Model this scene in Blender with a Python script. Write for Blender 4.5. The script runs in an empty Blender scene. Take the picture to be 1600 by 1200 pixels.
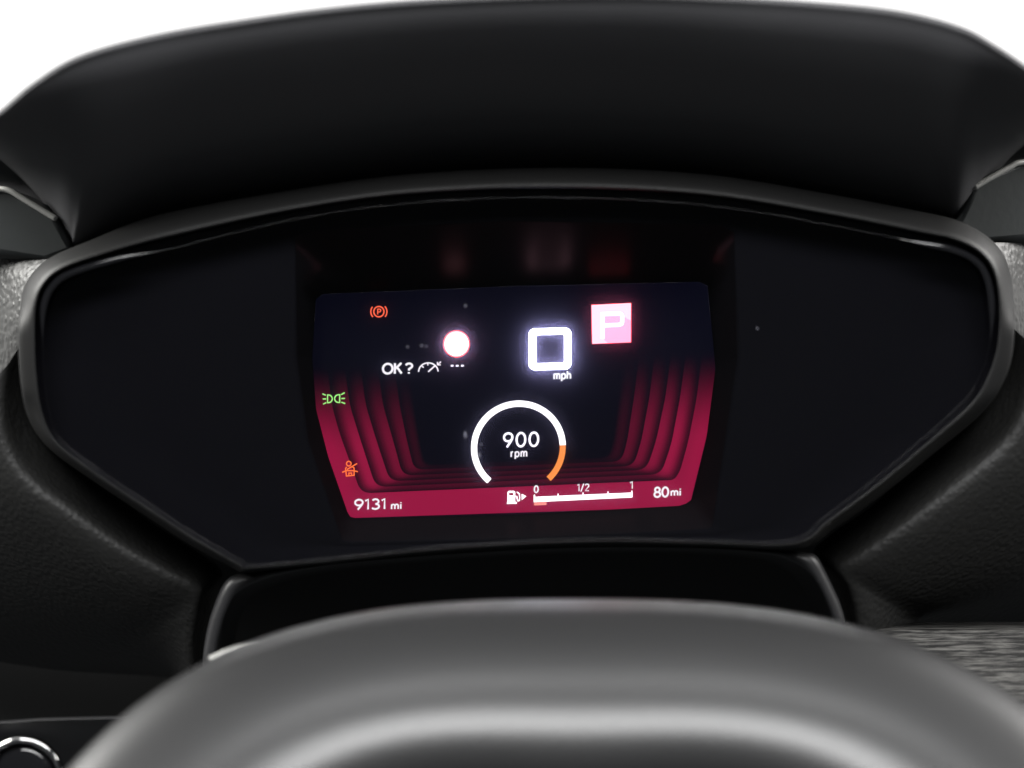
import bpy, bmesh, math, random
from mathutils import Vector, Matrix
random.seed(4)
S = bpy.context.scene
R_ = math.radians
# ------------------------------------------------------------------ camera
PITCH, ROLL = R_(12), R_(1.5)
LENS = 55.8
FPX = 1600 * LENS / 36.0                      # focal length in photo pixels
fwd = Vector((0, math.cos(PITCH), -math.sin(PITCH)))
up0 = Vector((0, math.sin(PITCH), math.cos(PITCH)))
X0 = Vector((1, 0, 0))
right = X0 * math.cos(ROLL) - up0 * math.sin(ROLL)
up = X0 * math.sin(ROLL) + up0 * math.cos(ROLL)
D0 = 0.62                                     # depth of the display
CAM = Vector((0, 0, 0.95)) - fwd * D0 + up * (25 * D0 / FPX)

def P(px, py, d):
    """point at depth d (metres from the camera) seen at photo position px, py"""
    return CAM + fwd * d + right * ((px - 800) * d / FPX) - up * ((py - 600) * d / FPX)

cd = bpy.data.cameras.new('camera')
cam = bpy.data.objects.new('camera', cd)
S.collection.objects.link(cam)
m = Matrix((right, up, -fwd)).transposed().to_4x4()
m.translation = CAM
cam.matrix_world = m
cd.lens = LENS
cd.sensor_width = 36
cd.clip_start = 0.02
cd.clip_end = 100
cd.dof.use_dof = True
cd.dof.focus_distance = 0.612
cd.dof.aperture_fstop = 3.3
S.camera = cam
# ------------------------------------------------------------------ world, lamps, exposure
w = bpy.data.worlds.new('World')
S.world = w
w.use_nodes = True
bg = w.node_tree.nodes['Background']
bg.inputs[0].default_value = (0.9, 0.95, 1, 1)
bg.inputs[1].default_value = 0.085

def lamp(name, loc, target, sx, sy, power, col=(1, 1, 1)):
    l = bpy.data.lights.new(name, 'AREA')
    l.shape = 'RECTANGLE'
    l.size, l.size_y, l.energy, l.color = sx, sy, power, col
    o = bpy.data.objects.new(name, l)
    o.location = loc
    o.rotation_euler = (Vector(target) - Vector(loc)).to_track_quat('-Z', 'Y').to_euler()
    S.collection.objects.link(o)
    return o
lamp('left_window_light', (-0.92, 0.08, 1.50), (-0.19, -0.02, 1.0), 0.45, 0.45, 23.0, (1, .99, .95))
lamp('right_window_light', (0.97, 0.08, 1.50), (0.19, -0.02, 1.0), 0.45, 0.45, 16.5, (1, .98, .95))
lamp('roof_light', (0.0, -0.70, 1.72), (0, -0.1, 0.87), 1.0, 0.26, 22.0, (1, 1, 1))
S.view_settings.view_transform = 'Standard'
S.view_settings.look = 'None'
S.view_settings.exposure = 0
S.view_settings.gamma = 1
try:
    S.cycles.use_denoising = True
    S.cycles.max_bounces = 8
except Exception:
    pass

# ------------------------------------------------------------------ materials
def mat(name, base=(.02, .02, .02), rough=.5, spec=.5, metal=0, coat=0, grain=None, coat_rough=.1):
    mt = bpy.data.materials.new(name)
    mt.use_nodes = True
    nt = mt.node_tree
    b = nt.nodes['Principled BSDF']
    b.inputs['Base Color'].default_value = (*base, 1)
    b.inputs['Roughness'].default_value = rough
    b.inputs['Specular IOR Level'].default_value = spec
    b.inputs['Metallic'].default_value = metal
    b.inputs['Coat Weight'].default_value = coat
    b.inputs['Coat Roughness'].default_value = coat_rough
    if grain:
        size, dist, kind = grain
        tc = nt.nodes.new('ShaderNodeTexCoord')
        bp = nt.nodes.new('ShaderNodeBump')
        bp.inputs['Strength'].default_value = 1
        bp.inputs['Distance'].default_value = dist
        if kind == 'pebble':
            nz = nt.nodes.new('ShaderNodeTexNoise')
            nz.inputs['Scale'].default_value = .8 / size
            mx = nt.nodes.new('ShaderNodeMixRGB')
            mx.inputs[0].default_value = size * .35
            mx.blend_type = 'ADD'
            nt.links.new(tc.outputs['Object'], nz.inputs['Vector'])
            nt.links.new(tc.outputs['Object'], mx.inputs[1])
            nt.links.new(nz.outputs['Color'], mx.inputs[2])
            v = nt.nodes.new('ShaderNodeTexVoronoi')
            v.feature = 'SMOOTH_F1'
            v.inputs['Scale'].default_value = 1 / size
            nt.links.new(mx.outputs[0], v.inputs['Vector'])
            inv = nt.nodes.new('ShaderNodeMath')
            inv.operation = 'SUBTRACT'
            inv.inputs[0].default_value = 1
            nt.links.new(v.outputs['Distance'], inv.inputs[1])
            nt.links.new(inv.outputs[0], bp.inputs['Height'])
        else:
            nz = nt.nodes.new('ShaderNodeTexNoise')
            nz.inputs['Scale'].default_value = 1 / size
            nz.inputs['Detail'].default_value = 4
            nt.links.new(tc.outputs['Object'], nz.inputs['Vector'])
            nt.links.new(nz.outputs['Fac'], bp.inputs['Height'])
        nt.links.new(bp.outputs['Normal'], b.inputs['Normal'])
    return mt

def wall_mat():
    """dull black lacquer that mirrors only a little of the display"""
    mt = mat('recess_lacquer', (.0045, .0045, .0055), .6, 0)
    nt = mt.node_tree
    b, out = nt.nodes['Principled BSDF'], nt.nodes['Material Output']
    gl = nt.nodes.new('ShaderNodeBsdfGlossy')
    gl.inputs['Roughness'].default_value = .27
    mx = nt.nodes.new('ShaderNodeMixShader')
    mx.inputs[0].default_value = .0045
    gl.inputs['Color'].default_value = (1, .5, .5, 1)
    nt.links.new(b.outputs[0], mx.inputs[1])
    nt.links.new(gl.outputs[0], mx.inputs[2])
    nt.links.new(mx.outputs[0], out.inputs[0])
    return mt

M = {}
M['hood'] = mat('hood_soft_plastic', (.066, .066, .070), .7, .3, grain=(.0007, .00012, 'noise'))
M['pad'] = mat('grained_black_plastic', (.0135, .0135, .013), .54, .24, grain=(.0019, .0003, 'pebble'))
M['satin'] = mat('satin_black_plastic', (.015, .015, .016), .4, .4)
M['bezel'] = mat('bezel_plastic', (.006, .006, .006), .5, .25, grain=(.0004, .00003, 'noise'))
M['cheek'] = mat('smooth_grey_plastic', (.042, .046, .046), .45, .5, grain=(.003, .00008, 'noise'))
M['cheek_edge_highlight'] = mat('painted_lit_edge', (.42, .42, .40), .4, .5)  # pale colour stands in for light caught on the cheek's top edge
M['chrome'] = mat('dark_chrome', (.5, .5, .5), .07, .5, metal=1)
M['upper_pad'] = mat('grained_side_plastic', (.026, .026, .025), .46, .45, grain=(.0022, .00042, 'pebble'))
M['black'] = mat('black_plastic', (.04, .04, .04), .6, .1)
M['gloss'] = mat('gloss_black', (.006, .006, .007), .12, .5, coat=.5, coat_rough=.06)
M['wall'] = wall_mat()
M['mask'] = mat('mask_black', (.003, .003, .004), .5, 0)
M['leather'] = mat('rim_leather', (.012, .012, .0125), .38, .62, grain=(.0010, .00005, 'pebble'))
M['edge_glint'] = mat('painted_glint', (.28, .28, .27), .4, .5, metal=.6)  # bright metal colour stands in for light on the black shroud's edge

def screen_mat():
    mt = bpy.data.materials.new('screen_pixels')
    mt.use_nodes = True
    nt = mt.node_tree
    b = nt.nodes['Principled BSDF']
    b.inputs['Base Color'].default_value = (.002, .002, .003, 1)
    b.inputs['Roughness'].default_value = .4
    b.inputs['Specular IOR Level'].default_value = 0
    a = nt.nodes.new('ShaderNodeAttribute')
    a.attribute_name = 'Col'
    nt.links.new(a.outputs['Color'], b.inputs['Emission Color'])
    b.inputs['Emission Strength'].default_value = 1
    return mt
M['screen'] = screen_mat()
M['screen'].cycles.emission_sampling = 'NONE'

def glass_mat(name, haze, tint, gloss_rough, gloss):
    mt = bpy.data.materials.new(name)
    mt.use_nodes = True
    nt = mt.node_tree
    nt.nodes.remove(nt.nodes['Principled BSDF'])
    out = nt.nodes['Material Output']
    tr = nt.nodes.new('ShaderNodeBsdfTransparent')
    last = tr.outputs[0]
    if haze:
        tl = nt.nodes.new('ShaderNodeBsdfTranslucent')
        tl.inputs[0].default_value = (*tint, 1)
        mx = nt.nodes.new('ShaderNodeMixShader')
        mx.inputs[0].default_value = haze
        nt.links.new(last, mx.inputs[1])
        nt.links.new(tl.outputs[0], mx.inputs[2])
        last = mx.outputs[0]
    gl = nt.nodes.new('ShaderNodeBsdfGlossy')
    gl.inputs['Roughness'].default_value = gloss_rough
    fr = nt.nodes.new('ShaderNodeFresnel')
    fr.inputs[0].default_value = 1.45
    ml = nt.nodes.new('ShaderNodeMath')
    ml.operation = 'MULTIPLY'
    ml.inputs[1].default_value = gloss
    nt.links.new(fr.outputs[0], ml.inputs[0])
    mx = nt.nodes.new('ShaderNodeMixShader')
    nt.links.new(ml.outputs[0], mx.inputs[0])
    nt.links.new(last, mx.inputs[1])
    nt.links.new(gl.outputs[0], mx.inputs[2])
    nt.links.new(mx.outputs[0], out.inputs[0])
    return mt
M['haze_glass'] = glass_mat('halo_haze_glass', 0.065, (.62, .6, 1), .08, .3)
M['cover'] = glass_mat('clear_cover_glass', 0, (1, 1, 1), .03, .38)

def brushed():
    mt = mat('brushed_trim', (.1, .1, .1), .6, .25)
    nt = mt.node_tree
    b = nt.nodes['Principled BSDF']
    tc = nt.nodes.new('ShaderNodeTexCoord')
    mp = nt.nodes.new('ShaderNodeMapping')
    mp.inputs['Scale'].default_value = (70, 800, 800)
    nz = nt.nodes.new('ShaderNodeTexNoise')
    nz.inputs['Scale'].default_value = 1
    nz.inputs['Detail'].default_value = 5
    nz.inputs['Roughness'].default_value = .65
    cr = nt.nodes.new('ShaderNodeValToRGB')
    cr.color_ramp.elements[0].position = .44
    cr.color_ramp.elements[0].color = (.004, .004, .004, 1)
    cr.color_ramp.elements[1].position = .64
    cr.color_ramp.elements[1].color = (.085, .083, .078, 1)
    bp = nt.nodes.new('ShaderNodeBump')
    bp.inputs['Distance'].default_value = .0004
    nt.links.new(tc.outputs['Object'], mp.inputs[0])
    nt.links.new(mp.outputs[0], nz.inputs['Vector'])
    nt.links.new(nz.outputs['Fac'], cr.inputs[0])
    nt.links.new(cr.outputs[0], b.inputs['Base Color'])
    nt.links.new(nz.outputs['Fac'], bp.inputs['Height'])
    nt.links.new(bp.outputs[0], b.inputs['Normal'])
    return mt
M['brushed'] = brushed()
sk = bpy.data.materials.new('bright_sky')
sk.use_nodes = True
_b = sk.node_tree.nodes['Principled BSDF']
_b.inputs['Base Color'].default_value = (0, 0, 0, 1)
_b.inputs['Emission Color'].default_value = (1, .99, .98, 1)
_b.inputs['Emission Strength'].default_value = 1.6

# ------------------------------------------------------------------ object helpers
def tag(o, label=None, cat=None, kind=None, group=None):
    for k, v in (('label', label), ('category', cat), ('kind', kind), ('group', group)):
        if v:
            o[k] = v
    return o

def thing(name, label, cat, loc, group=None):
    o = bpy.data.objects.new(name, None)
    o.empty_display_size = .02
    o.location = loc
    S.collection.objects.link(o)
    return tag(o, label, cat, None, group)

def root_of(o):
    while o.parent:
        o = o.parent
    return o

def mesh(name, verts, faces, material, parent=None, smooth=True, cols=None, solid=None, label=None):
    me = bpy.data.meshes.new(name)
    me.from_pydata([tuple(v) for v in verts], [], faces)
    me.validate()
    me.materials.append(material)
    if cols is not None:
        at = me.color_attributes.new('Col', 'FLOAT_COLOR', 'POINT')
        for i, c in enumerate(cols):
            at.data[i].color = (*c, 1)
    for p in me.polygons:
        p.use_smooth = smooth
    o = bpy.data.objects.new(name, me)
    S.collection.objects.link(o)
    if parent:
        o.parent = parent
        o.matrix_parent_inverse = Matrix.Translation(-root_of(parent).location) if parent.type == 'EMPTY' \
            else Matrix.Identity(4)
    if solid:
        md = o.modifiers.new('thickness', 'SOLIDIFY')
        md.thickness = solid
        md.offset = -1
    if label:
        o['label'] = label
    return o

def catmull(pts, n, closed=False):
    """n samples spread evenly in control-point index along a Catmull-Rom curve"""
    k = len(pts)
    segs = k if closed else k - 1
    out = []
    for i in range(n):
        t = i / n * segs if closed else i / (n - 1) * segs
        a = min(int(t), segs - 1)
        f = t - a
        if closed:
            q = [pts[(a + j) % k] for j in (-1, 0, 1, 2)]
        else:
            q = [pts[max(0, min(k - 1, a + j))] for j in (-1, 0, 1, 2)]
        out.append(tuple(.5 * (2 * p1 + (p2 - p0) * f + (2 * p0 - 5 * p1 + 4 * p2 - p3) * f * f
                               + (3 * p1 - p0 - 3 * p2 + p3) * f ** 3)
                         for p0, p1, p2, p3 in zip(*q)))
    return out

def evenly(pts, n):
    """n samples spread evenly along the length of a polyline"""
    L = [0]
    for a, b in zip(pts, pts[1:]):
        L.append(L[-1] + math.dist(a, b))
    out = []
    j = 0
    for i in range(n):
        s = L[-1] * i / (n - 1)
        while j < len(pts) - 2 and L[j + 1] < s:
            j += 1
        f = (s - L[j]) / max(1e-9, L[j + 1] - L[j])
        out.append(tuple(x + (y - x) * f for x, y in zip(pts[j], pts[j + 1])))
    return out

def grid(rows, closed_u=False):
    """faces of a lofted list of rows (each a list of points)"""
    n = len(rows[0])
    V = [p for r in rows for p in r]
    Fc = []
    for j in range(len(rows) - 1):
        for i in range(n if closed_u else n - 1):
            a, b = j * n + i, j * n + (i + 1) % n
            Fc.append((a, b, b + n, a + n))
    return V, Fc

def tube(path, rad, seg=10, closed=False):
    n = len(path)
    rows = []
    for i, p in enumerate(path):
        a = path[(i - 1) % n] if closed or i else p
        b = path[(i + 1) % n] if closed or i < n - 1 else p
        t = (b - a).normalized()
        u = t.cross(fwd).normalized()
        v = t.cross(u)
        r = rad(i / (n - 1)) if callable(rad) else rad
        rows.append([p + u * (math.cos(k * 2 * math.pi / seg) * r) + v * (math.sin(k * 2 * math.pi / seg) * r)
                     for k in range(seg)])
    if closed:
        rows.append(rows[0])
    V, Fc = grid(rows, True)
    if not closed:
        Fc.append(tuple(range(seg))[::-1])
        Fc.append(tuple(range(len(V) - seg, len(V))))
    return V, Fc

# ================================================================== sky beyond the windscreen
rows = []
for j in range(13):
    el = R_(-14 + 84 * j / 12)
    rows.append([Vector((2.2 * math.cos(el) * math.sin(R_(az)), 2.2 * math.cos(el) * math.cos(R_(az)),
                         .95 + 2.2 * math.sin(el))) for az in range(-80, 81, 8)])
V, Fc = grid(rows)
tag(mesh('sky', V, Fc, sk), kind='structure')

# ================================================================== instrument cluster
OUT = [(870, 262), (1100, 272), (1300, 304), (1440, 331), (1500, 346), (1548, 374), (1574, 412), (1584, 470),
       (1583, 540), (1570, 592), (1535, 645), (1455, 712), (1378, 774), (1304, 826), (1248, 858), (1100, 853),
       (950, 850), (800, 855), (650, 866), (520, 880), (392, 892), (364, 888), (295, 850), (220, 801), (145, 751),
       (78, 702), (45, 655), (33, 600), (29, 535), (32, 480), (42, 440), (75, 405), (140, 376), (250, 335),
       (450, 298), (640, 272)]
INN = [(870, 293), (1100, 304), (1300, 336), (1440, 364), (1490, 375), (1530, 395), (1552, 425), (1561, 475),
       (1559, 535), (1545, 585), (1516, 632), (1440, 699), (1365, 761), (1295, 812), (1241, 848), (1100, 847),
       (950, 844), (800, 849), (650, 860), (520, 874), (391, 886), (375, 881), (305, 841), (230, 792), (155, 742),
       (90, 692), (66, 645), (57, 590), (54, 530), (56, 480), (68, 446), (98, 420), (170, 395), (260, 371),
       (450, 329), (640, 302)]
N = 216
out_c, inn_c = catmull(OUT, N, True), catmull(INN, N, True)
def mixc(a, b, t):
    return [tuple(x + (y - x) * t for x, y in zip(p, q)) for p, q in zip(a, b)]
cluster = thing('instrument_cluster', 'wide black digital instrument cluster with a lit crimson display set under the hood',
                'instrument cluster', P(800, 860, .60))
prof = [(0, .612), (0, .579), (.06, .5745), (.3, .5690), (.6, .5640), (.84, .5612), (.94, .5610), (1, .5625), (1.02, .592)]
def ease(a, b, x):
    t = max(0, min(1, (x - a) / (b - a)))
    return t * t * (3 - 2 * t)
rows = [[P(x, y, d if j in (0, len(prof) - 1) else .561 + (d - .561) * (1 - .9 * ease(430, 520, y) * ease(690, 610, y)))
         for x, y in mixc(out_c, inn_c, t)] for j, (t, d) in enumerate(prof)]
V, Fc = grid(rows, True)
bez = mesh('bezel', V, Fc, M['bezel'], cluster)
# glossy rounded lip of the glass just inside the bezel
lip_c = mixc(out_c, inn_c, 1.5)
def lip_r(t):
    x, y = lip_c[int(round(t * (N - 1)))]
    return .00004 + .0013 * ease(540, 470, y) * max(ease(260, 170, x), ease(1400, 1470, x))
V, Fc = tube([P(x, y, .5632) for x, y in lip_c], lip_r, 10, True)
mesh('glass_edge', V, Fc, M['gloss'], cluster)
# thin tube added along the foot of the bezel to catch a highlight
V, Fc = tube([P(x, y, .563) for x, y in mixc(out_c, inn_c, .7)[78:156]], .00022, 8)
mesh('bezel_highlight_tube', V, Fc, M['satin'], cluster)
# mask panel: from the bezel inwards to the recess of the display, with a crease between
def ray_poly(poly, cx, cy, x, y):
    dx, dy = x - cx, y - cy
    best = None
    for (ax, ay), (bx, by) in zip(poly, poly[1:] + poly[:1]):
        ex, ey = bx - ax, by - ay
        den = dx * ey - dy * ex
        if abs(den) < 1e-9:
            continue
        t = ((ax - cx) * ey - (ay - cy) * ex) / den
        u = ((ax - cx) * dy - (ay - cy) * dx) / den
        if t > 0 and -1e-6 <= u <= 1 + 1e-6 and (best is None or t < best):
            best = t
    return cx + dx * best, cy + dy * best
OPEN = [(462, 362), (800, 346), (1146, 352), (1152, 560), (1112, 826), (800, 842), (536, 846), (482, 690), (464, 560)]
SCRN = [(494, 460), (800, 447), (1105, 440), (1118, 575), (1103, 690), (1083, 772), (1079, 783), (1066, 790),
        (800, 804.5), (553, 810.5), (545, 806), (513, 714), (493, 636), (488, 560)]
CREASE = [(800, 318), (1100, 322), (1215, 340), (1330, 420), (1480, 520), (1420, 690), (1230, 835), (800, 846), (410, 858),
          (200, 700), (120, 560), (150, 520), (300, 420), (425, 336), (520, 326)]
cx, cy = 800, 620
crease = [ray_poly(CREASE, cx, cy, x, y) for x, y in inn_c]
opening = [ray_poly(OPEN, cx, cy, x, y) for x, y in inn_c]
scr_edge = [ray_poly(SCRN, cx, cy, x, y) for x, y in inn_c]
rows = [[P(x, y, .5775) for x, y in mixc(out_c, inn_c, .9)],
        [P(x, y, .5783) for x, y in mixc(inn_c, crease, .97)], [P(x, y, .5784) for x, y in crease],
        [P(x, y, .5782) for x, y in mixc(crease, opening, .25)],
        [P(x, y, .578) for x, y in mixc(crease, opening, .97)], [P(x, y, .5785) for x, y in opening],
        [P(x, y, .582) for x, y in opening]]
V, Fc = grid(rows, True)
mesh('mask_panel', V, Fc, M['mask'], cluster)
rows = [[P(x, y, .582 + (.6195 - .582) * t) for x, y in mixc(opening, scr_edge, t)] for t in (0, .25, .5, .75, 1)]
V, Fc = grid(rows, True)
mesh('recess_wall', V, Fc, M['wall'], cluster)
# clear cover glass across the whole opening
def fill(pts, d, name, material, parent, bow=0.0, solid=None):
    k = len(pts)
    ring = [[P(x, y, d - bow * (1 - t * t)) for x, y in [(cx + (a - cx) * t, cy + (b - cy) * t) for a, b in pts]]
            for t in (1, .8, .6, .4, .2, .02)]
    V, Fc = grid(ring, True)
    Fc.append(tuple(range(len(V) - k, len(V))))
    return mesh(name, V, Fc, material, parent, solid=solid)
fill(mixc(out_c, inn_c, 1.08), .5655, 'cover_glass', M['cover'], cluster, .0015)

# ------------------------------------------------------------------ display and what it shows
LAY = 1e-4
def scr_d(layer):
    return D0 - layer * LAY

disp = None
def smooth(a, b, x):
    t = max(0, min(1, (x - a) / (b - a)))
    return t * t * (3 - 2 * t)
NAVY = (.0009, .0010, .0042)
def navy(x, y):
    k = .75 + .5 * smooth(700, 450, y) + .25 * smooth(900, 1100, x)
    return tuple(c * k for c in NAVY)
# base panel
rr = [0, .15, .3, .45, .6, .75, .9, 1]
vs, cs = [], []
for t in rr[::-1]:
    for x, y in scr_edge:
        X, Y = cx + (x - cx) * max(t, .01), cy + (y - cy) * max(t, .01)
        vs.append(P(X, Y, D0))
        cs.append(navy(X, Y))
fc = []
for j in range(len(rr) - 1):
    for i in range(N):
        a, b = j * N + i, j * N + (i + 1) % N
        fc.append((a, b, b + N, a + N))
fc.append(tuple(range(len(vs) - N, len(vs))))
disp = mesh('display', vs, fc, M['screen'], cluster, cols=cs, label='lit colour display with crimson stepped frames')

GLOW = {}
def glow(c):
    """a screen colour as a material of its own, so that bright marks are sampled well as lights"""
    if c not in GLOW:
        mt = bpy.data.materials.new('screen_colour')
        mt.use_nodes = True
        b = mt.node_tree.nodes['Principled BSDF']
        b.inputs['Base Color'].default_value = (.002, .002, .003, 1)
        b.inputs['Roughness'].default_value = .4
        b.inputs['Specular IOR Level'].default_value = 0
        b.inputs['Emission Color'].default_value = (*[v / max(c) for v in c], 1)
        b.inputs['Emission Strength'].default_value = max(c)
        GLOW[c] = mt
    return GLOW[c]

def sub(name, V, Fc, C, label=None, ink=False):
    if ink:
        o = mesh(name, V, Fc, glow(C[Fc[0][0]]), disp, smooth=False)
        used = [C[Fc[0][0]]]
        for p, f in zip(o.data.polygons, Fc):
            c = C[f[0]]
            if c not in used:
                used.append(c)
                o.data.materials.append(glow(c))
            p.material_index = used.index(c)
    else:
        o = mesh(name, V, Fc, M['screen'], disp, smooth=False, cols=C)
    o.matrix_parent_inverse = Matrix.Identity(4)
    # display itself sits unmoved in the cluster, so its world offset is nil
    if label:
        o['label'] = label
    return o

# stepped crimson frames: each step a band between two nested U-shaped curves
def round_u(pts, r):
    """polyline left-top, left-mid..., corner, corner, ..., right-top with the two sharp corners rounded"""
    out = []
    for i, p in enumerate(pts):
        if i in (0, len(pts) - 1):
            out.append(p)
            continue
        a, b = pts[i - 1], pts[i + 1]
        la, lb = math.dist(p, a), math.dist(p, b)
        k = min(r, la * .45, lb * .45)
        A = tuple(x + (y - x) * k / la for x, y in zip(p, a))
        B = tuple(x + (y - x) * k / lb for x, y in zip(p, b))
        for s in range(7):
            f = s / 6
            out.append(tuple((1 - f) ** 2 * x + 2 * f * (1 - f) * y + f * f * z for x, y, z in zip(A, p, B)))
    return out
CURV = [
    ([(486, 520), (494, 640), (513, 714), (546, 809.5)], [(1077, 792), (1102, 690), (1117, 620), (1117, 520)], 7),
    ([(506, 520), (518, 632), (530, 676), (546, 720), (564, 771)], [(1054, 750), (1063, 735), (1076, 688), (1089, 620), (1101, 520)], 16),
    ([(532, 520), (546, 632), (564, 690), (587, 761)], [(1033, 741), (1049, 694), (1063, 620), (1076, 520)], 16),
    ([(557, 520), (571, 632), (588, 688), (609, 752)], [(1010, 734), (1025, 690), (1040, 620), (1053, 520)], 16),
    ([(584, 520), (598, 632), (614, 688), (629, 743)], [(990, 728), (1002, 690), (1015, 620), (1027, 520)], 15),
    ([(610, 520), (624, 632), (636, 690), (647, 734)], [(971, 721), (980, 690), (991, 620), (1003, 520)], 14),
    ([(636, 520), (647, 632), (656, 690), (664, 726)], [(950, 714), (958, 690), (967, 620), (979, 520)], 12),
]
U = []
for L, Rr, r in CURV:
    q = round_u(L + Rr, r)
    nl = 7 * (len(L) - 1)
    left, mid, rgt = q[:nl - 3], q[nl - 4:nl + 5], q[nl + 4:]
    # equal counts along the left side, the corner, the foot, the corner and the right side
    i0 = 1 + 7 * (len(L) - 2)
    i1 = 1 + 7 * (len(L) - 1)
    U.append(evenly(q[:i0 + 1], 46) + evenly(q[i0:i0 + 7], 9)[1:] + evenly(q[i0 + 6:i1 + 1], 30)[1:]
             + evenly(q[i1:i1 + 7], 9)[1:] + evenly(q[i1 + 6:], 46)[1:])
SIDE = [1.0, .96, .72, .50, .31, .20]
FOOT = [1.0, .22, .16, .12, .085, .05]
CRIM = (.315, .0072, .048)
K = 12
nU = len(U[0])
for bnd in range(6):
    vs, cs, fc = [], [], []
    for k in range(K + 1):
        f = k / K
        for i in range(nU):
            x = U[bnd][i][0] + (U[bnd + 1][i][0] - U[bnd][i][0]) * f
            y = U[bnd][i][1] + (U[bnd + 1][i][1] - U[bnd][i][1]) * f
            vs.append(P(x, y, scr_d(1 + .1 * bnd)))
            foot = smooth(46, 56, i) * smooth(nU - 46, nU - 56, i)
            lo, top = (568, 716 - 5 * bnd) if x < 800 else (545, 694 - 5 * bnd)
            vf = smooth(lo, top, y) ** 1.3
            sh = 1 if bnd == 0 else .10 + .90 * smooth(.04, .78, f)
            amp = SIDE[bnd] * (1 - foot) + FOOT[bnd] * foot * (1 if bnd == 0 else .55 + .45 * f)
            if bnd == 0:
                amp *= 1 - .12 * smooth(.3, 1, f) * (1 - foot)
            a = amp * vf * (sh * (1 - foot) + (1 if bnd == 0 else .3 + .7 * sh) * foot)
            if bnd == 5:
                a *= 1 - f
            nv = navy(x, y)
            cs.append(tuple(c * a + q * (1 - .8 * min(1, a)) for c, q in zip(CRIM, nv)))
    for k in range(K):
        for i in range(nU - 1):
            a = k * nU + i
            fc.append((a, a + 1, a + 1 + nU, a + nU))
    sub('frame_step', vs, fc, cs)

class Ink:
    """flat pieces of the picture: ribbons and polygons in photo positions on the display"""
    def __init__(s, layer=4):
        s.V, s.F, s.C, s.k = [], [], [], layer
    def pt(s, x, y, c):
        s.V.append(P(x, y, scr_d(s.k)))
        s.C.append(c)
        return len(s.V) - 1
    def poly(s, pts, c):
        s.F.append(tuple(s.pt(x, y, c) for x, y in pts))
        s.k += .02
    def line(s, pts, wd, c, closed=False, cap=0):
        pts = [tuple(p) for p in pts]
        n = len(pts)
        if cap and not closed:
            a, b = pts[0], pts[1]
            l = math.dist(a, b) or 1
            pts[0] = tuple(p + (p - q) / l * cap for p, q in zip(a, b))
            a, b = pts[-1], pts[-2]
            l = math.dist(a, b) or 1
            pts[-1] = tuple(p + (p - q) / l * cap for p, q in zip(a, b))
        ids = []
        for i, p in enumerate(pts):
            a = pts[(i - 1) % n] if closed or i else None
            b = pts[(i + 1) % n] if closed or i < n - 1 else None
            ns = []
            for q, r in ((a, p), (p, b)):
                if q is None or r is None:
                    continue
                l = math.dist(q, r) or 1
                ns.append(((r[1] - q[1]) / l, -(r[0] - q[0]) / l))
            nx, ny = sum(v[0] for v in ns) / len(ns), sum(v[1] for v in ns) / len(ns)
            k = max(.5, nx * nx + ny * ny) if len(ns) == 2 else 1
            nx, ny = nx / k * wd / 2, ny / k * wd / 2
            ids.append((s.pt(p[0] + nx, p[1] + ny, c), s.pt(p[0] - nx, p[1] - ny, c)))
        m_ = n if closed else n - 1
        for i in range(m_):
            a, b = ids[i], ids[(i + 1) % n]
            s.F.append((a[0], a[1], b[1], b[0]))
        s.k += .02
    def done(s, name, label=None):
        return sub(name, s.V, s.F, s.C, label, True)

def arc(x, y, rx, ry, a0, a1, n=24):
    """angles in degrees, 0 to the right, 90 up (photo y runs down)"""
    return [(x + rx * math.cos(R_(a0 + (a1 - a0) * i / (n - 1))), y - ry * math.sin(R_(a0 + (a1 - a0) * i / (n - 1))))
            for i in range(n)]

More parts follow.
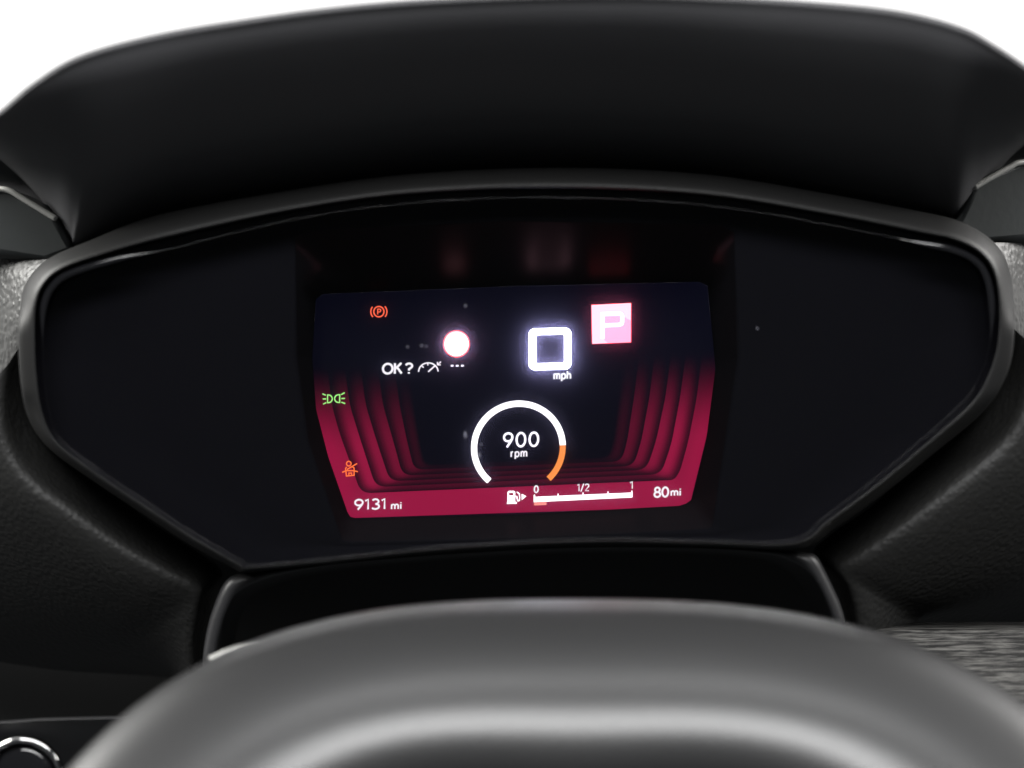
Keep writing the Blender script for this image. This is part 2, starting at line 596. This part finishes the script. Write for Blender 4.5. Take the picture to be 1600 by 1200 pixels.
# stroke letters, drawn in units of the capital height, y up
def ar(x, y, rx, ry, a0, a1, n=18):
    return [(x + rx * math.cos(R_(a0 + (a1 - a0) * i / (n - 1))), y + ry * math.sin(R_(a0 + (a1 - a0) * i / (n - 1))))
            for i in range(n)]
G = {
    '0': (.60, [ar(.30, .5, .27, .47, 0, 360, 30)]),
    '9': (.58, [ar(.29, .69, .26, .28, -20, 340, 26), [(.545, .70), (.53, .56), (.43, .36), (.22, .0)]]),
    '1': (.32, [[(.02, .82), (.22, .97), (.22, 0)]]),
    '3': (.56, [ar(.27, .735, .22, .235, 150, -90, 18), ar(.27, .26, .26, .24, 90, -150, 18)]),
    '8': (.58, [ar(.29, .74, .21, .23, 0, 360, 24), ar(.29, .27, .26, .25, 0, 360, 24)]),
    '2': (.56, [ar(.27, .72, .23, .25, 165, -25, 16) + [(.05, .03), (.53, .03)]]),
    '/': (.42, [[(.03, -.08), (.38, 1.05)]]),
    'O': (.88, [ar(.44, .5, .40, .46, 0, 360, 32)]),
    'K': (.66, [[(.06, 0), (.06, 1)], [(.60, 1), (.10, .47)], [(.24, .60), (.64, 0)]]),
    '?': (.56, [ar(.27, .72, .23, .24, 165, -50, 16) + [(.28, .42), (.27, .27)], [(.27, .12), (.27, -.03)]]),
    'P': (.60, [[(.06, 0), (.06, .96), (.30, .96)] + ar(.30, .70, .24, .26, 90, -90, 12) + [(.06, .44)]]),
    'm': (.92, [[(.06, 0), (.06, .70)], [(.06, .4)] + ar(.25, .48, .18, .20, 170, 0, 10) + [(.43, 0)],
                [(.43, .4)] + ar(.63, .48, .18, .20, 170, 0, 10) + [(.81, 0)]]),
    'p': (.64, [[(.06, .70), (.06, -.28)], ar(.31, .35, .25, .33, 0, 360, 22)]),
    'h': (.60, [[(.06, 0), (.06, 1)], [(.06, .4)] + ar(.28, .46, .21, .22, 170, 0, 10) + [(.49, 0)]]),
    'r': (.40, [[(.06, 0), (.06, .70)], [(.06, .4)] + ar(.26, .44, .2, .24, 170, 75, 8)]),
    'i': (.16, [[(.06, 0), (.06, .70)], [(.06, .86), (.06, 1.0)]]),
    ' ': (.28, []),
}
def write(ink, text, x0, x1, yb, h, wt, c, tilt=-1.7, gap=.12):
    """letters between x0 and x1 on a baseline starting at yb"""
    tot = sum(G[t][0] for t in text) + gap * (len(text) - 1)
    sx = (x1 - x0) / (tot * h) * h
    tt = math.tan(R_(tilt))
    pen = 0
    for t in text:
        wd, strokes = G[t]
        for st in strokes:
            pts = []
            for gx, gy in st:
                X = x0 + (pen + gx) * sx
                pts.append((X - gy * h * tt * .6, yb - gy * h + (X - x0) * tt))
            closed = len(pts) > 12 and math.dist(pts[0], pts[-1]) < .01 * h
            ink.line(pts[:-1] if closed else pts, wt, c, closed)
        pen += wd + gap
W = (1.05, 1.0, 1.08)
def text_obj(name, *a, label=None, **k):
    ink = Ink()
    write(ink, *a, **k)
    return ink.done(name, label)
text_obj('odometer_digits', '9131', 554, 603, 796.5, 16, 2.9, W)
text_obj('odometer_unit', 'mi', 611, 627.5, 795.5, 10.5, 2.4, W)
text_obj('range_digits', '80', 1022, 1044.5, 777, 15.5, 3.1, W)
text_obj('range_unit', 'mi', 1048, 1064, 774.5, 10.5, 2.5, W)
text_obj('rpm_digits', '900', 786.5, 841.5, 699, 22.5, 3.3, (1.5, 1.45, 1.6), gap=.2)
text_obj('rpm_unit', 'rpm', 798, 824, 714, 11.5, 2.4, W, gap=.16)
text_obj('fuel_scale_mark', '0', 834.5, 841, 770, 11, 2.2, W)
text_obj('fuel_scale_mark', '1/2', 902, 920.5, 767.5, 11, 1.9, W)
text_obj('fuel_scale_mark', '1', 984, 989.5, 763.5, 11, 1.9, W)
text_obj('confirm_text', 'OK', 597.5, 628, 584.5, 16.5, 3.5, W, gap=.1)
text_obj('confirm_text', '?', 633, 645, 583.5, 16, 3.4, W)
text_obj('speed_unit', 'mph', 865, 892.5, 592.5, 12, 2.6, (1.2, 1.2, 1.25))

# rev counter ring
ink = Ink()
ink.line([(x, y - .018 * (x - 810)) for x, y in arc(810, 699, 69.3, 68.3, 229, 2, 80)], 9.4, (2.1, 2.05, 2.1))
ink.done('rev_counter_arc')
ink = Ink()
ink.line([(x, y - .018 * (x - 810)) for x, y in arc(810, 699, 69.3, 68.3, 2, -47, 30)], 9.2, (1.15, .33, .075))
ink.done('redline_arc', 'orange end of the rev counter ring')
# speed zero
def rrect(x0, y0, x1, y1, r, sk_=-.02, n=6):
    pts = []
    for X, Y, a in ((x1 - r, y0 + r, 90), (x0 + r, y0 + r, 180), (x0 + r, y1 - r, 270), (x1 - r, y1 - r, 360)):
        pts += arc(X, Y, r, r, a - 90, a, n)
    return [(x, y + sk_ * (x - (x0 + x1) / 2)) for x, y in pts]
ink = Ink()
o_, i_ = rrect(826.3, 513, 892.5, 577.5, 10, n=8), rrect(837.6, 522.6, 881.8, 567.6, 1.5, n=8)
WZ = (20, 19.5, 24)
a0 = [ink.pt(x, y, WZ) for x, y in o_]
b0 = [ink.pt(x, y, WZ) for x, y in i_]
for i in range(len(a0)):
    j = (i + 1) % len(a0)
    ink.F.append((a0[i], a0[j], b0[j], b0[i]))
ink.done('speed_digit', 'glaring white square zero of the speed reading')
# gear box with P
ink = Ink()
ink.poly([(924.2, 476.6), (985.8, 473.6), (985.8, 534.8), (925.4, 537.2)], (5.5, .60, .92))
ink.done('gear_box', 'glowing pink square behind the letter P')
ink = Ink(4.3)
ink.poly([(924.2, 476.6), (985.8, 473.6), (985.8, 500.5), (980, 498), (976, 495), (974, 487), (944, 492), (944, 531), (950, 536),
          (925.4, 537.2)], (5.5, .91, 1.15))
ink.done('gear_box_glare')
ink = Ink(4.6)
PW = (2.2, 2.1, 2.2)
ink.line([(941.5, 529), (941.5, 491), (967, 490), (971, 491), (972.3, 494), (972.3, 503), (971, 506), (967, 507.5), (944, 508.5)], 5.8, PW)
ink.done('gear_letter')
# speed limit sign
ink = Ink()
ink.poly(arc(713.3, 537.3, 20.3, 20.6, 0, 354, 60), (6, .55, .5))
ink.poly(arc(713.3, 537.3, 17.5, 17.8, 0, 354, 60), (15, 12, 13.5))
ink.done('speed_limit_sign', 'glaring white disc with a thin red rim')
ink = Ink()
for x in (704.4, 712.4, 720.4):
    ink.poly([(x, 570.2), (x + 4.2, 570.1), (x + 4.2, 572.7), (x, 572.8)], (1.6, 1.5, 1.7))
ink.done('limit_dashes')
# cruise control symbol
ink = Ink()
ink.line(arc(669.3, 581, 15.2, 14, 180, 2, 24), 2.2, W)
ink.line([(659, 571.8), (662, 574.5)], 2, W)
ink.line([(668.3, 567.5), (668.6, 571)], 2, W)
ink.line([(669, 581), (680.2, 571)], 2.4, W)
ink.line([(689, 565), (684.3, 569.3)], 1.9, W)
ink.line([(683.4, 565.4), (683.6, 570), (688.6, 570.2)], 1.7, W)
ink.done('cruise_control_icon')
# parking brake
RB = (1.25, .17, .085)
ink = Ink()
ink.line(arc(592, 487, 8.0, 8.1, 0, 345, 24), 2.0, RB, True)
ink.line(arc(592, 487, 12.6, 12.4, 142, 222, 12), 1.9, RB)
ink.line(arc(592, 487, 12.6, 12.4, -40, 42, 12), 1.9, RB)
write(ink, 'P', 589.5, 595.5, 491.2, 8.4, 1.6, RB)
ink.done('parking_brake_icon', 'red parking brake warning symbol')
# side light symbol
GR = (.42, 1.0, .27)
ink = Ink()
ink.line([(511.8, 617.2), (511.8, 629.2)] + arc(513.2, 623.1, 6, 6, -90, 90, 12), 1.9, GR, True)
ink.line([(530.8, 616.8), (530.8, 628.8)] + arc(529, 622.8, 6.2, 6, 270, 90, 12), 1.9, GR, True)
for a, b in (((503.8, 615.2), (509, 617.6)), ((504.2, 623.4), (509.8, 623.3)), ((505, 631.4), (509.8, 629)),
             ((538.6, 613.6), (533, 616.6)), ((539, 622.5), (533.4, 622.6)), ((539.4, 630.6), (533.4, 628.4))):
    ink.line([a, b], 1.9, GR)
ink.done('side_light_icon', 'pale green side light symbol')
# seat belt symbol
OR = (1.25, .215, .055)
ink = Ink()
ink.line(arc(545, 724.5, 3.6, 3.7, 0, 340, 16), 1.8, OR, True)
ink.line([(541.5, 729.6), (540, 732), (541.2, 743.8), (553.4, 742.6), (553.2, 731), (549.5, 728.8)], 1.8, OR)
ink.line([(542.2, 733.6), (558, 724.2)], 1.9, OR)
ink.line([(534.6, 738), (541, 735.4), (552, 735.4), (559, 737)], 1.9, OR)
ink.line([(545.2, 743.6), (545, 739.2), (549.3, 739), (549.5, 743.2)], 1.6, OR)
ink.done('seat_belt_icon', 'orange seat belt warning symbol')
# fuel gauge
ink = Ink()
WF = (1.9, 1.85, 1.95)
ink.poly([(834, 776.4), (988.2, 769.6), (988.2, 777.2), (834, 784.6)], WF)
ink.poly([(834, 773), (836, 773), (836, 777), (834, 777)], WF)
ink.poly([(986.4, 766.6), (988.2, 766.5), (988.2, 770), (986.4, 770)], WF)
for x, y in ((872, 774.8), (911, 773.1), (950, 771.3)):
    ink.poly([(x - .8, y - 3.6), (x + .8, y - 3.6), (x + .8, y + .5), (x - .8, y + .5)], WF)
ink.done('fuel_bar')
ink = Ink()
ink.poly([(834.3, 784.8), (854, 783.9), (854, 788.9), (834.3, 789.8)], (1.1, .33, .28))
ink.done('fuel_reserve_mark', 'salmon red mark under the empty end of the fuel bar')
ink = Ink()
ink.poly([(793, 784.5), (793, 769), (795, 767), (803, 766.8), (805, 768.5), (805, 770), (795.3, 770.2), (795.3, 774.2), (802.2, 774),
          (802.2, 769.8), (805, 769.7), (805, 784.3)], WF)
ink.poly([(792, 784.6), (807.4, 784.2), (807.4, 787), (792, 787.4)], WF)
ink.line([(805, 775.6), (807.6, 775.8), (808.2, 780), (809.2, 782.6), (811.4, 782), (812, 778), (811.6, 772), (807.6, 768.6)], 1.7, WF)
ink.poly([(815, 771.6), (822.4, 775.4), (815.2, 781.4)], WF)
ink.done('fuel_pump_icon')
# hazy glass added over the display to spread halos round bright marks
fill(SCRN, .6165, 'display_glass', M['haze_glass'], cluster)

# dust on the cover glass
V, Fc = [], []
for x, y, a, b in ((727, 478, 1.6, 2.6), (637, 542, 1.2, 2.2), (659, 540, 2.4, 1.4), (666, 541, 1.6, 1.2), (727, 680, 2.0, 6), (752, 694, 1.4, 1.8),
                   (748, 711, 2.6, 5), (1183, 513, 1.6, 1.6), (818, 528, 1.3, 1.3), (823, 536, 1, 1), (950, 778, 1.2, 3), (712, 561, 1.2, 1.4), (694, 524, 1.5, 1.5)):
    k = len(V)
    for i in range(7):
        q = random.uniform(.7, 1.15)
        V.append(P(x + a * q * math.cos(i * .898), y + b * q * math.sin(i * .898), .5632 if i else .5630))
    Fc.append(tuple(range(k, k + 7)))
mesh('dust_speck', V, Fc, mat('pale_dust', (.16, .16, .19), .9, .1), cluster, smooth=False)['kind'] = 'stuff'

# ================================================================== binnacle hood
LIP = [(-70, 216), (-35, 194), (0, 170), (50, 128), (125, 84), (250, 50), (400, 25), (520, 9), (640, -2), (800, -10), (950, -13),
       (1100, -9), (1260, 0), (1400, 14), (1500, 39), (1560, 71), (1620, 112), (1655, 140), (1690, 172)]
BAK = [(-70, 217), (-35, 222), (0, 244), (40, 280), (80, 325), (108, 372), (128, 384), (250, 337), (350, 316), (450, 300), (640, 275), (800, 265),
       (1000, 268), (1150, 280), (1300, 306), (1400, 324), (1470, 338), (1496, 346), (1530, 300), (1570, 250), (1610, 214), (1650, 188), (1690, 173)]
lipc, bakc = catmull(LIP, 160), catmull(BAK, 160)
rows = []
rows.append([P(x, y + 6, .64) for x, y in bakc])
for t, d in ((0, .60), (.06, .592), (.2, .572), (.4, .548), (.6, .528), (.8, .512), (.92, .505), (.97, .5035)):
    rows.append([P(x, y, d) for x, y in mixc(bakc, lipc, t)])
# rounded lip, then the top side runs away towards the windscreen
for a in (0, 25, 50, 75, 95):
    r = 13
    rows.append([P(x, y + r * .6 * (1 - math.sin(R_(a))), .503 + .006 * (1 - math.cos(R_(a)))) for x, y in lipc])
for dd, drop in ((.03, 3), (.10, 20), (.22, 60), (.4, 120)):
    rows.append([P(x, y + drop, .5095 + dd) for x, y in lipc])
V, Fc = grid(rows)
hood = mesh('binnacle_hood', V, Fc, M['hood'])
tag(hood, 'broad matt black hood arching over the instrument cluster with a rounded lip', 'dashboard hood')

# ================================================================== dashboard
dash = thing('dashboard', 'black grained car dashboard panels around and below the instrument cluster', 'dashboard', P(800, 1000, .66))
def plate(name, pts, d, thick, material, bev=.0015, label=None, parent=dash, dfun=None):
    """a solid plate with a rounded front edge; outline in photo positions at depth d"""
    n = len(pts)
    mx_, my_ = sum(p[0] for p in pts) / n, sum(p[1] for p in pts) / n
    dd = dfun or (lambda x, y: d)
    def inset(k):
        return [P(x, y, dd(x, y)) + (P(mx_, my_, dd(mx_, my_)) - P(x, y, dd(x, y))).normalized() * k for x, y in pts]
    rows = [[p + fwd * thick for p in inset(0)], [p + fwd * bev for p in inset(0)], [p + fwd * bev * .3 for p in inset(bev * .3)],
            inset(bev)]
    V, Fc = grid(rows, True)
    Fc.append(tuple(range(len(V) - n, len(V))))
    Fc.append(tuple(range(n))[::-1])
    o = mesh(name, V, Fc, material, parent, label=label)
    for p in o.data.polygons:
        p.use_smooth = len(p.vertices) == 4
    return o
plate('side_cheek', [(-200, 330), (-120, 300), (-40, 289), (0, 291), (17, 295), (34, 305), (60, 321), (88, 338), (100, 360), (116, 392),
                     (80, 408), (0, 402), (-200, 400)], .566, .03, M['cheek'], .0035,
      dfun=lambda x, y: 1 / (1 / .598 - .00028 * (y - 290) + .00028 * x))
plate('side_cheek', [(1800, 300), (1720, 262), (1640, 248), (1595, 249), (1578, 257), (1556, 269), (1522, 288), (1508, 320), (1494, 350), (1530, 378),
                     (1600, 379), (1700, 384), (1800, 390)], .566, .03, M['cheek'], .0035,
      dfun=lambda x, y: 1 / (1 / .598 - .00028 * (y - 250) + .00045 * (1600 - x)))
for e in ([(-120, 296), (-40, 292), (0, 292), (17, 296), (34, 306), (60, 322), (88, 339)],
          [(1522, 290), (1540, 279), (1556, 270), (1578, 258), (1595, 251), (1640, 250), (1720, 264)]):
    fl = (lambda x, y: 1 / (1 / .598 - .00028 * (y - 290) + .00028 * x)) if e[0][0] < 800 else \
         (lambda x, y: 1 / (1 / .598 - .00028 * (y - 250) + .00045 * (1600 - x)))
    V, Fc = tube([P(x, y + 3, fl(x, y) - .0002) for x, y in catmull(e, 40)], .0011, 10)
    mesh('cheek_edge_highlight', V, Fc, M['cheek_edge_highlight'], dash)  # added strip that paints the lit upper edge of the cheek
plate('dash_side', [(-300, 190), (-60, 190), (60, 270), (150, 400), (60, 420), (-300, 420)], .66, .01, M['cheek'], .001)
plate('dash_side', [(1900, 140), (1690, 150), (1560, 240), (1470, 360), (1560, 400), (1900, 400)], .66, .01, M['cheek'], .001)

def loft(name, curves, n, material, label=None, sub_=4, parent=dash):
    """curves of (px, py, d), smoothly joined across"""
    if name == 'lower_pad':          # bring the soft crest close to the bezel
        r0, r1, r2 = curves[:3]
        curves = [r0, mixc(r0, r1, .75), mixc(r1, r2, .62)] + curves[3:]
    cs = [catmull(c, n) for c in curves]
    rows = []
    m_ = (len(cs) - 1) * sub_ + 1
    cols = [catmull([c[i] for c in cs], m_) for i in range(n)]
    rows = [[P(*cols[i][j]) for i in range(n)] for j in range(m_)]
    V, Fc = grid(rows)
    return mesh(name, V, Fc, material, parent, label=label)
# side pads: from behind the bezel, over a soft crest and away to the side
loft('upper_pad', [
    [(95, 403, .600), (60, 430, .600), (45, 500, .600), (45, 560, .602), (50, 640, .606)],
    [(30, 403, .612), (20, 440, .610), (10, 510, .610), (5, 590, .614), (0, 680, .620)],
    [(-60, 403, .640), (-60, 440, .640), (-60, 520, .640), (-60, 620, .645), (-60, 720, .650)],
    [(-200, 403, .72), (-200, 450, .72), (-200, 530, .72), (-200, 640, .72), (-200, 740, .72)]], 40, M['upper_pad'])
loft('upper_pad', [
    [(1530, 379, .600), (1560, 410, .600), (1575, 480, .600), (1575, 560, .602), (1560, 640, .606)],
    [(1585, 379, .612), (1592, 430, .610), (1600, 500, .610), (1600, 580, .614), (1600, 680, .620)],
    [(1660, 380, .640), (1660, 430, .640), (1660, 510, .640), (1660, 620, .645), (1660, 720, .650)],
    [(1800, 384, .72), (1800, 440, .72), (1800, 520, .72), (1800, 640, .72), (1800, 740, .72)]], 40, M['upper_pad'])
loft('lower_pad', [
    [(45, 520, .605), (52, 590, .605), (66, 645, .606), (98, 690, .607), (157, 740, .608), (222, 806, .608), (297, 855, .611), (345, 890, .614), (338, 930, .618), (322, 1000, .628), (330, 1060, .64)],
    [(18, 560, 0.5840), (10, 625, 0.5840), (20, 690, 0.5850), (56, 742, 0.5860), (122, 792, 0.5880), (192, 842, 0.5900), (270, 888, 0.5930), (318, 915, 0.5960), (314, 950, 0.6000), (304, 1005, 0.6080), (310, 1060, 0.6170)],
    [(-14, 600, 0.5770), (-20, 665, 0.5770), (-10, 722, 0.5770), (24, 776, 0.5780), (90, 828, 0.5800), (158, 876, 0.5830), (232, 914, 0.5860), (284, 938, 0.5890), (290, 965, 0.5930), (290, 1010, 0.6010), (296, 1056, 0.6090)],
    [(-80, 650, 0.5920), (-80, 720, 0.5940), (-70, 790, 0.5980), (-20, 850, 0.6040), (30, 900, 0.6100), (95, 945, 0.6150), (160, 980, 0.6200), (212, 1000, 0.6230), (240, 1016, 0.6250), (262, 1035, 0.6280), (280, 1058, 0.6310)],
    [(-240, 700, 0.6300), (-240, 780, 0.6350), (-230, 880, 0.6450), (-190, 960, 0.6580), (-120, 1005, 0.6660), (-20, 1030, 0.6700), (80, 1046, 0.6720), (160, 1052, 0.6730), (205, 1054, 0.6740), (240, 1057, 0.6750), (268, 1060, 0.6750)],
    ], 90, M['pad'])
loft('lower_pad', [
    [(1570, 500, .605), (1566, 552, .605), (1548, 598, .606), (1516, 640, .607), (1440, 704, .608), (1374, 781, .608), (1301, 833, .611), (1270, 866, .614), (1300, 908, .618), (1318, 950, .624), (1324, 987, .630)],
    [(1602, 530, 0.5840), (1600, 590, 0.5840), (1588, 640, 0.5850), (1556, 688, 0.5860), (1482, 750, 0.5880), (1404, 810, 0.5900), (1334, 860, 0.5930), (1300, 884, 0.5960), (1318, 914, 0.5990), (1332, 950, 0.6030), (1336, 987, 0.6080)],
    [(1640, 560, 0.5770), (1640, 630, 0.5770), (1622, 680, 0.5770), (1590, 728, 0.5780), (1518, 790, 0.5800), (1444, 846, 0.5830), (1378, 888, 0.5860), (1346, 908, 0.5890), (1352, 930, 0.5920), (1356, 958, 0.5950), (1358, 987, 0.5980)],
    [(1720, 620, 0.5920), (1720, 700, 0.5940), (1700, 760, 0.5980), (1664, 806, 0.6020), (1600, 860, 0.6070), (1534, 906, 0.6120), (1470, 940, 0.6160), (1434, 954, 0.6180), (1424, 964, 0.6200), (1420, 976, 0.6210), (1418, 987, 0.6220)],
    [(1860, 680, 0.6300), (1860, 760, 0.6350), (1850, 840, 0.6430), (1830, 900, 0.6510), (1790, 940, 0.6570), (1720, 962, 0.6610), (1650, 974, 0.6630), (1590, 980, 0.6640), (1550, 983, 0.6650), (1525, 985, 0.6660), (1512, 987, 0.6660)],
    [(1900, 720, 0.6600), (1900, 800, 0.6650), (1900, 880, 0.6700), (1900, 950, 0.6700), (1900, 975, 0.6700), (1880, 987, 0.6700), (1820, 987, 0.6700), (1740, 987, 0.6700), (1680, 987, 0.6700), (1640, 987, 0.6700), (1610, 987, 0.6700)],
    ], 90, M['pad'])
# brushed trim under the right pad
plate('brushed_trim', [(1290, 984), (1400, 984), (1500, 984), (1600, 984), (1720, 984), (1900, 985), (1900, 1150), (1900, 1300), (1700, 1300), (1500, 1300), (1290, 1300)],
      .60, .02, M['brushed'], .0006, dfun=lambda x, y: .605 - .00022 * (y - 985))
# dark gap and lower panel on the left
plate('lower_panel', [(-200, 1146), (-60, 1134), (60, 1125), (180, 1122), (320, 1120), (420, 1125), (420, 1300), (100, 1320), (-200, 1320)],
      .575, .004, M['satin'], .0006, dfun=lambda x, y: .575 + .0003 * (y - 1120))
plate('gap_panel', [(-300, 420), (200, 500), (1400, 500), (1900, 410), (1900, 1300), (-300, 1300)], .735, .01, M['black'], .001)

# dash top running away to the windscreen behind the hood
zt = P(-60, 240, .66).z
V, Fc = [], []
rows = [[Vector((x, y, zt - .012 - z + (.012 if abs(x) < .5 else 0) * 0)) for x in (-.9, -.6, -.3, 0, .3, .6, .9)] for y, z in ((.035, .03), (.04, .004), (.06, 0), (.3, .004), (.7, .02))]
V, Fc = grid(rows)
mesh('dash_top', V, Fc, M['hood'], dash)

# ================================================================== column shroud under the cluster
shr = thing('steering_column_shroud', 'black arched shroud with a satin rim between the cluster and the steering wheel', 'column shroud', P(830, 1000, .62))
SO = [(318, 1080), (317, 1030), (325, 978), (337, 940), (350, 912), (366, 899), (400, 894), (440, 889), (520, 880), (650, 868), (800, 858), (950, 853), (1100, 855),
      (1200, 859), (1255, 863), (1275, 868), (1288, 890), (1305, 925), (1315, 950), (1321, 980), (1322, 1050)]
SI = [(345, 1080), (339, 1020), (345, 985), (353, 958), (366, 932), (380, 920), (397, 911), (440, 897), (520, 883), (650, 871), (800, 861), (950, 856), (1100, 858),
      (1200, 866), (1237, 877), (1262, 893), (1280, 917), (1293, 945), (1299, 962), (1305, 985), (1306, 1050)]
so, si = catmull(SO, 140), catmull(SI, 140)
rows = [[P(x, y, d) for x, y in mixc(so, si, t)] for t, d in
        ((0, .605), (0, .580), (.12, .5765), (.35, .575), (.7, .5745), (.92, .5755), (1, .578), (1.0, .60))]
V, Fc = grid(rows)
mesh('arch_rim', V, Fc, M['satin'], shr)
base = [(x, 1080) for x, y in si]
rows = [[P(x, y - 3, .592) for x, y in si]] + \
       [[P(800 + (x - 800) * (1 - .05 * t), y + 6 * t, .592 + .09 * t) for x, y in si] for t in (.05, .3, .6, 1)]
V, Fc = grid(rows)
mesh('shroud_body', V, Fc, M['black'], shr)
V, Fc = tube([P(x, y, .545) for x, y in evenly([(330, 1033), (352, 1020), (375, 1010), (404, 1000)], 14)],
             lambda t: .0018 * (1 - .93 * t) + .0001, 10)
mesh('shroud_corner_edge', V, Fc, M['edge_glint'], shr)  # tapered tube painting the lit sliver along the shroud's rounded edge

# ================================================================== push button at the lower left
btn = thing('push_button', 'round glossy black push button with a bright ring at the lower left corner', 'button', P(35, 1215, .575))
def disc(name, rings, material, x0, y0, parent, n=64):
    rows = [[P(x0, y0, d) + (right * math.cos(2 * math.pi * i / n) + up * math.sin(2 * math.pi * i / n)) * r for i in range(n)] for r, d in rings]
    V, Fc = grid(rows, True)
    Fc.append(tuple(range(len(V) - n, len(V))))
    return mesh(name, V, Fc, material, parent)
disc('button_ring', [(.0150, .580), (.0150, .562), (.0143, .5585), (.0132, .5575), (.0122, .5585), (.0118, .562), (.0118, .575)], M['chrome'], 35, 1215, btn)
disc('button_cap', [(.0116, .572), (.0116, .5635), (.0110, .5618), (.0095, .5610), (.004, .5607)], M['gloss'], 35, 1215, btn)

# ================================================================== steering wheel
WA = dict(a=.1719, b=.1674, n=2.7244, cx=.0214, cy=.1837, cd=.399, tilt=.8303)
# section of the rim at its top, in mm (up, towards the driver): flat top, soft corner, flat face
SEC = [(-14, -10), (-4, -6.5), (0, 0), (-1.3, 6.5), (-4.8, 13.5), (-10.5, 20.5), (-17, 26.8), (-23.5, 32), (-29, 36.4), (-35, 39.8), (-41, 41.6),
       (-48, 42.2), (-55, 41), (-62, 37), (-66, 28), (-64, 14), (-56, 2), (-40, -7), (-24, -11)]
whl = thing('steering_wheel', 'grey black leather steering wheel rim blurred in the foreground', 'steering wheel',
            P(800 + FPX * WA['cx'] / WA['cd'], 600 + FPX * WA['cy'] / WA['cd'], WA['cd']))
wc = CAM + fwd * WA['cd'] + right * WA['cx'] - up * WA['cy']
ct, st = math.cos(WA['tilt']), math.sin(WA['tilt'])
wup, wnx = up * ct + fwd * st, up * st - fwd * ct
sec = [((u * ct - t * st) / 1000, (u * st + t * ct) / 1000) for u, t in catmull(SEC, 64, True)]
nT = 240
rows = []
for i in range(nT):
    t = 2 * math.pi * i / nT
    c, s = math.cos(t), math.sin(t)
    u = WA['a'] * math.copysign(abs(c) ** (2 / WA['n']), c)
    v = WA['b'] * math.copysign(abs(s) ** (2 / WA['n']), s)
    ru, rv = u / WA['a'] ** 2, v / WA['b'] ** 2
    l = math.hypot(ru, rv)
    rad = right * (ru / l) + wup * (rv / l)
    rows.append([wc + right * u + wup * v + rad * q + wnx * z for q, z in sec])
rows.append(rows[0])
V, Fc = grid(rows, True)
mesh('rim', V, Fc, M['leather'], whl)
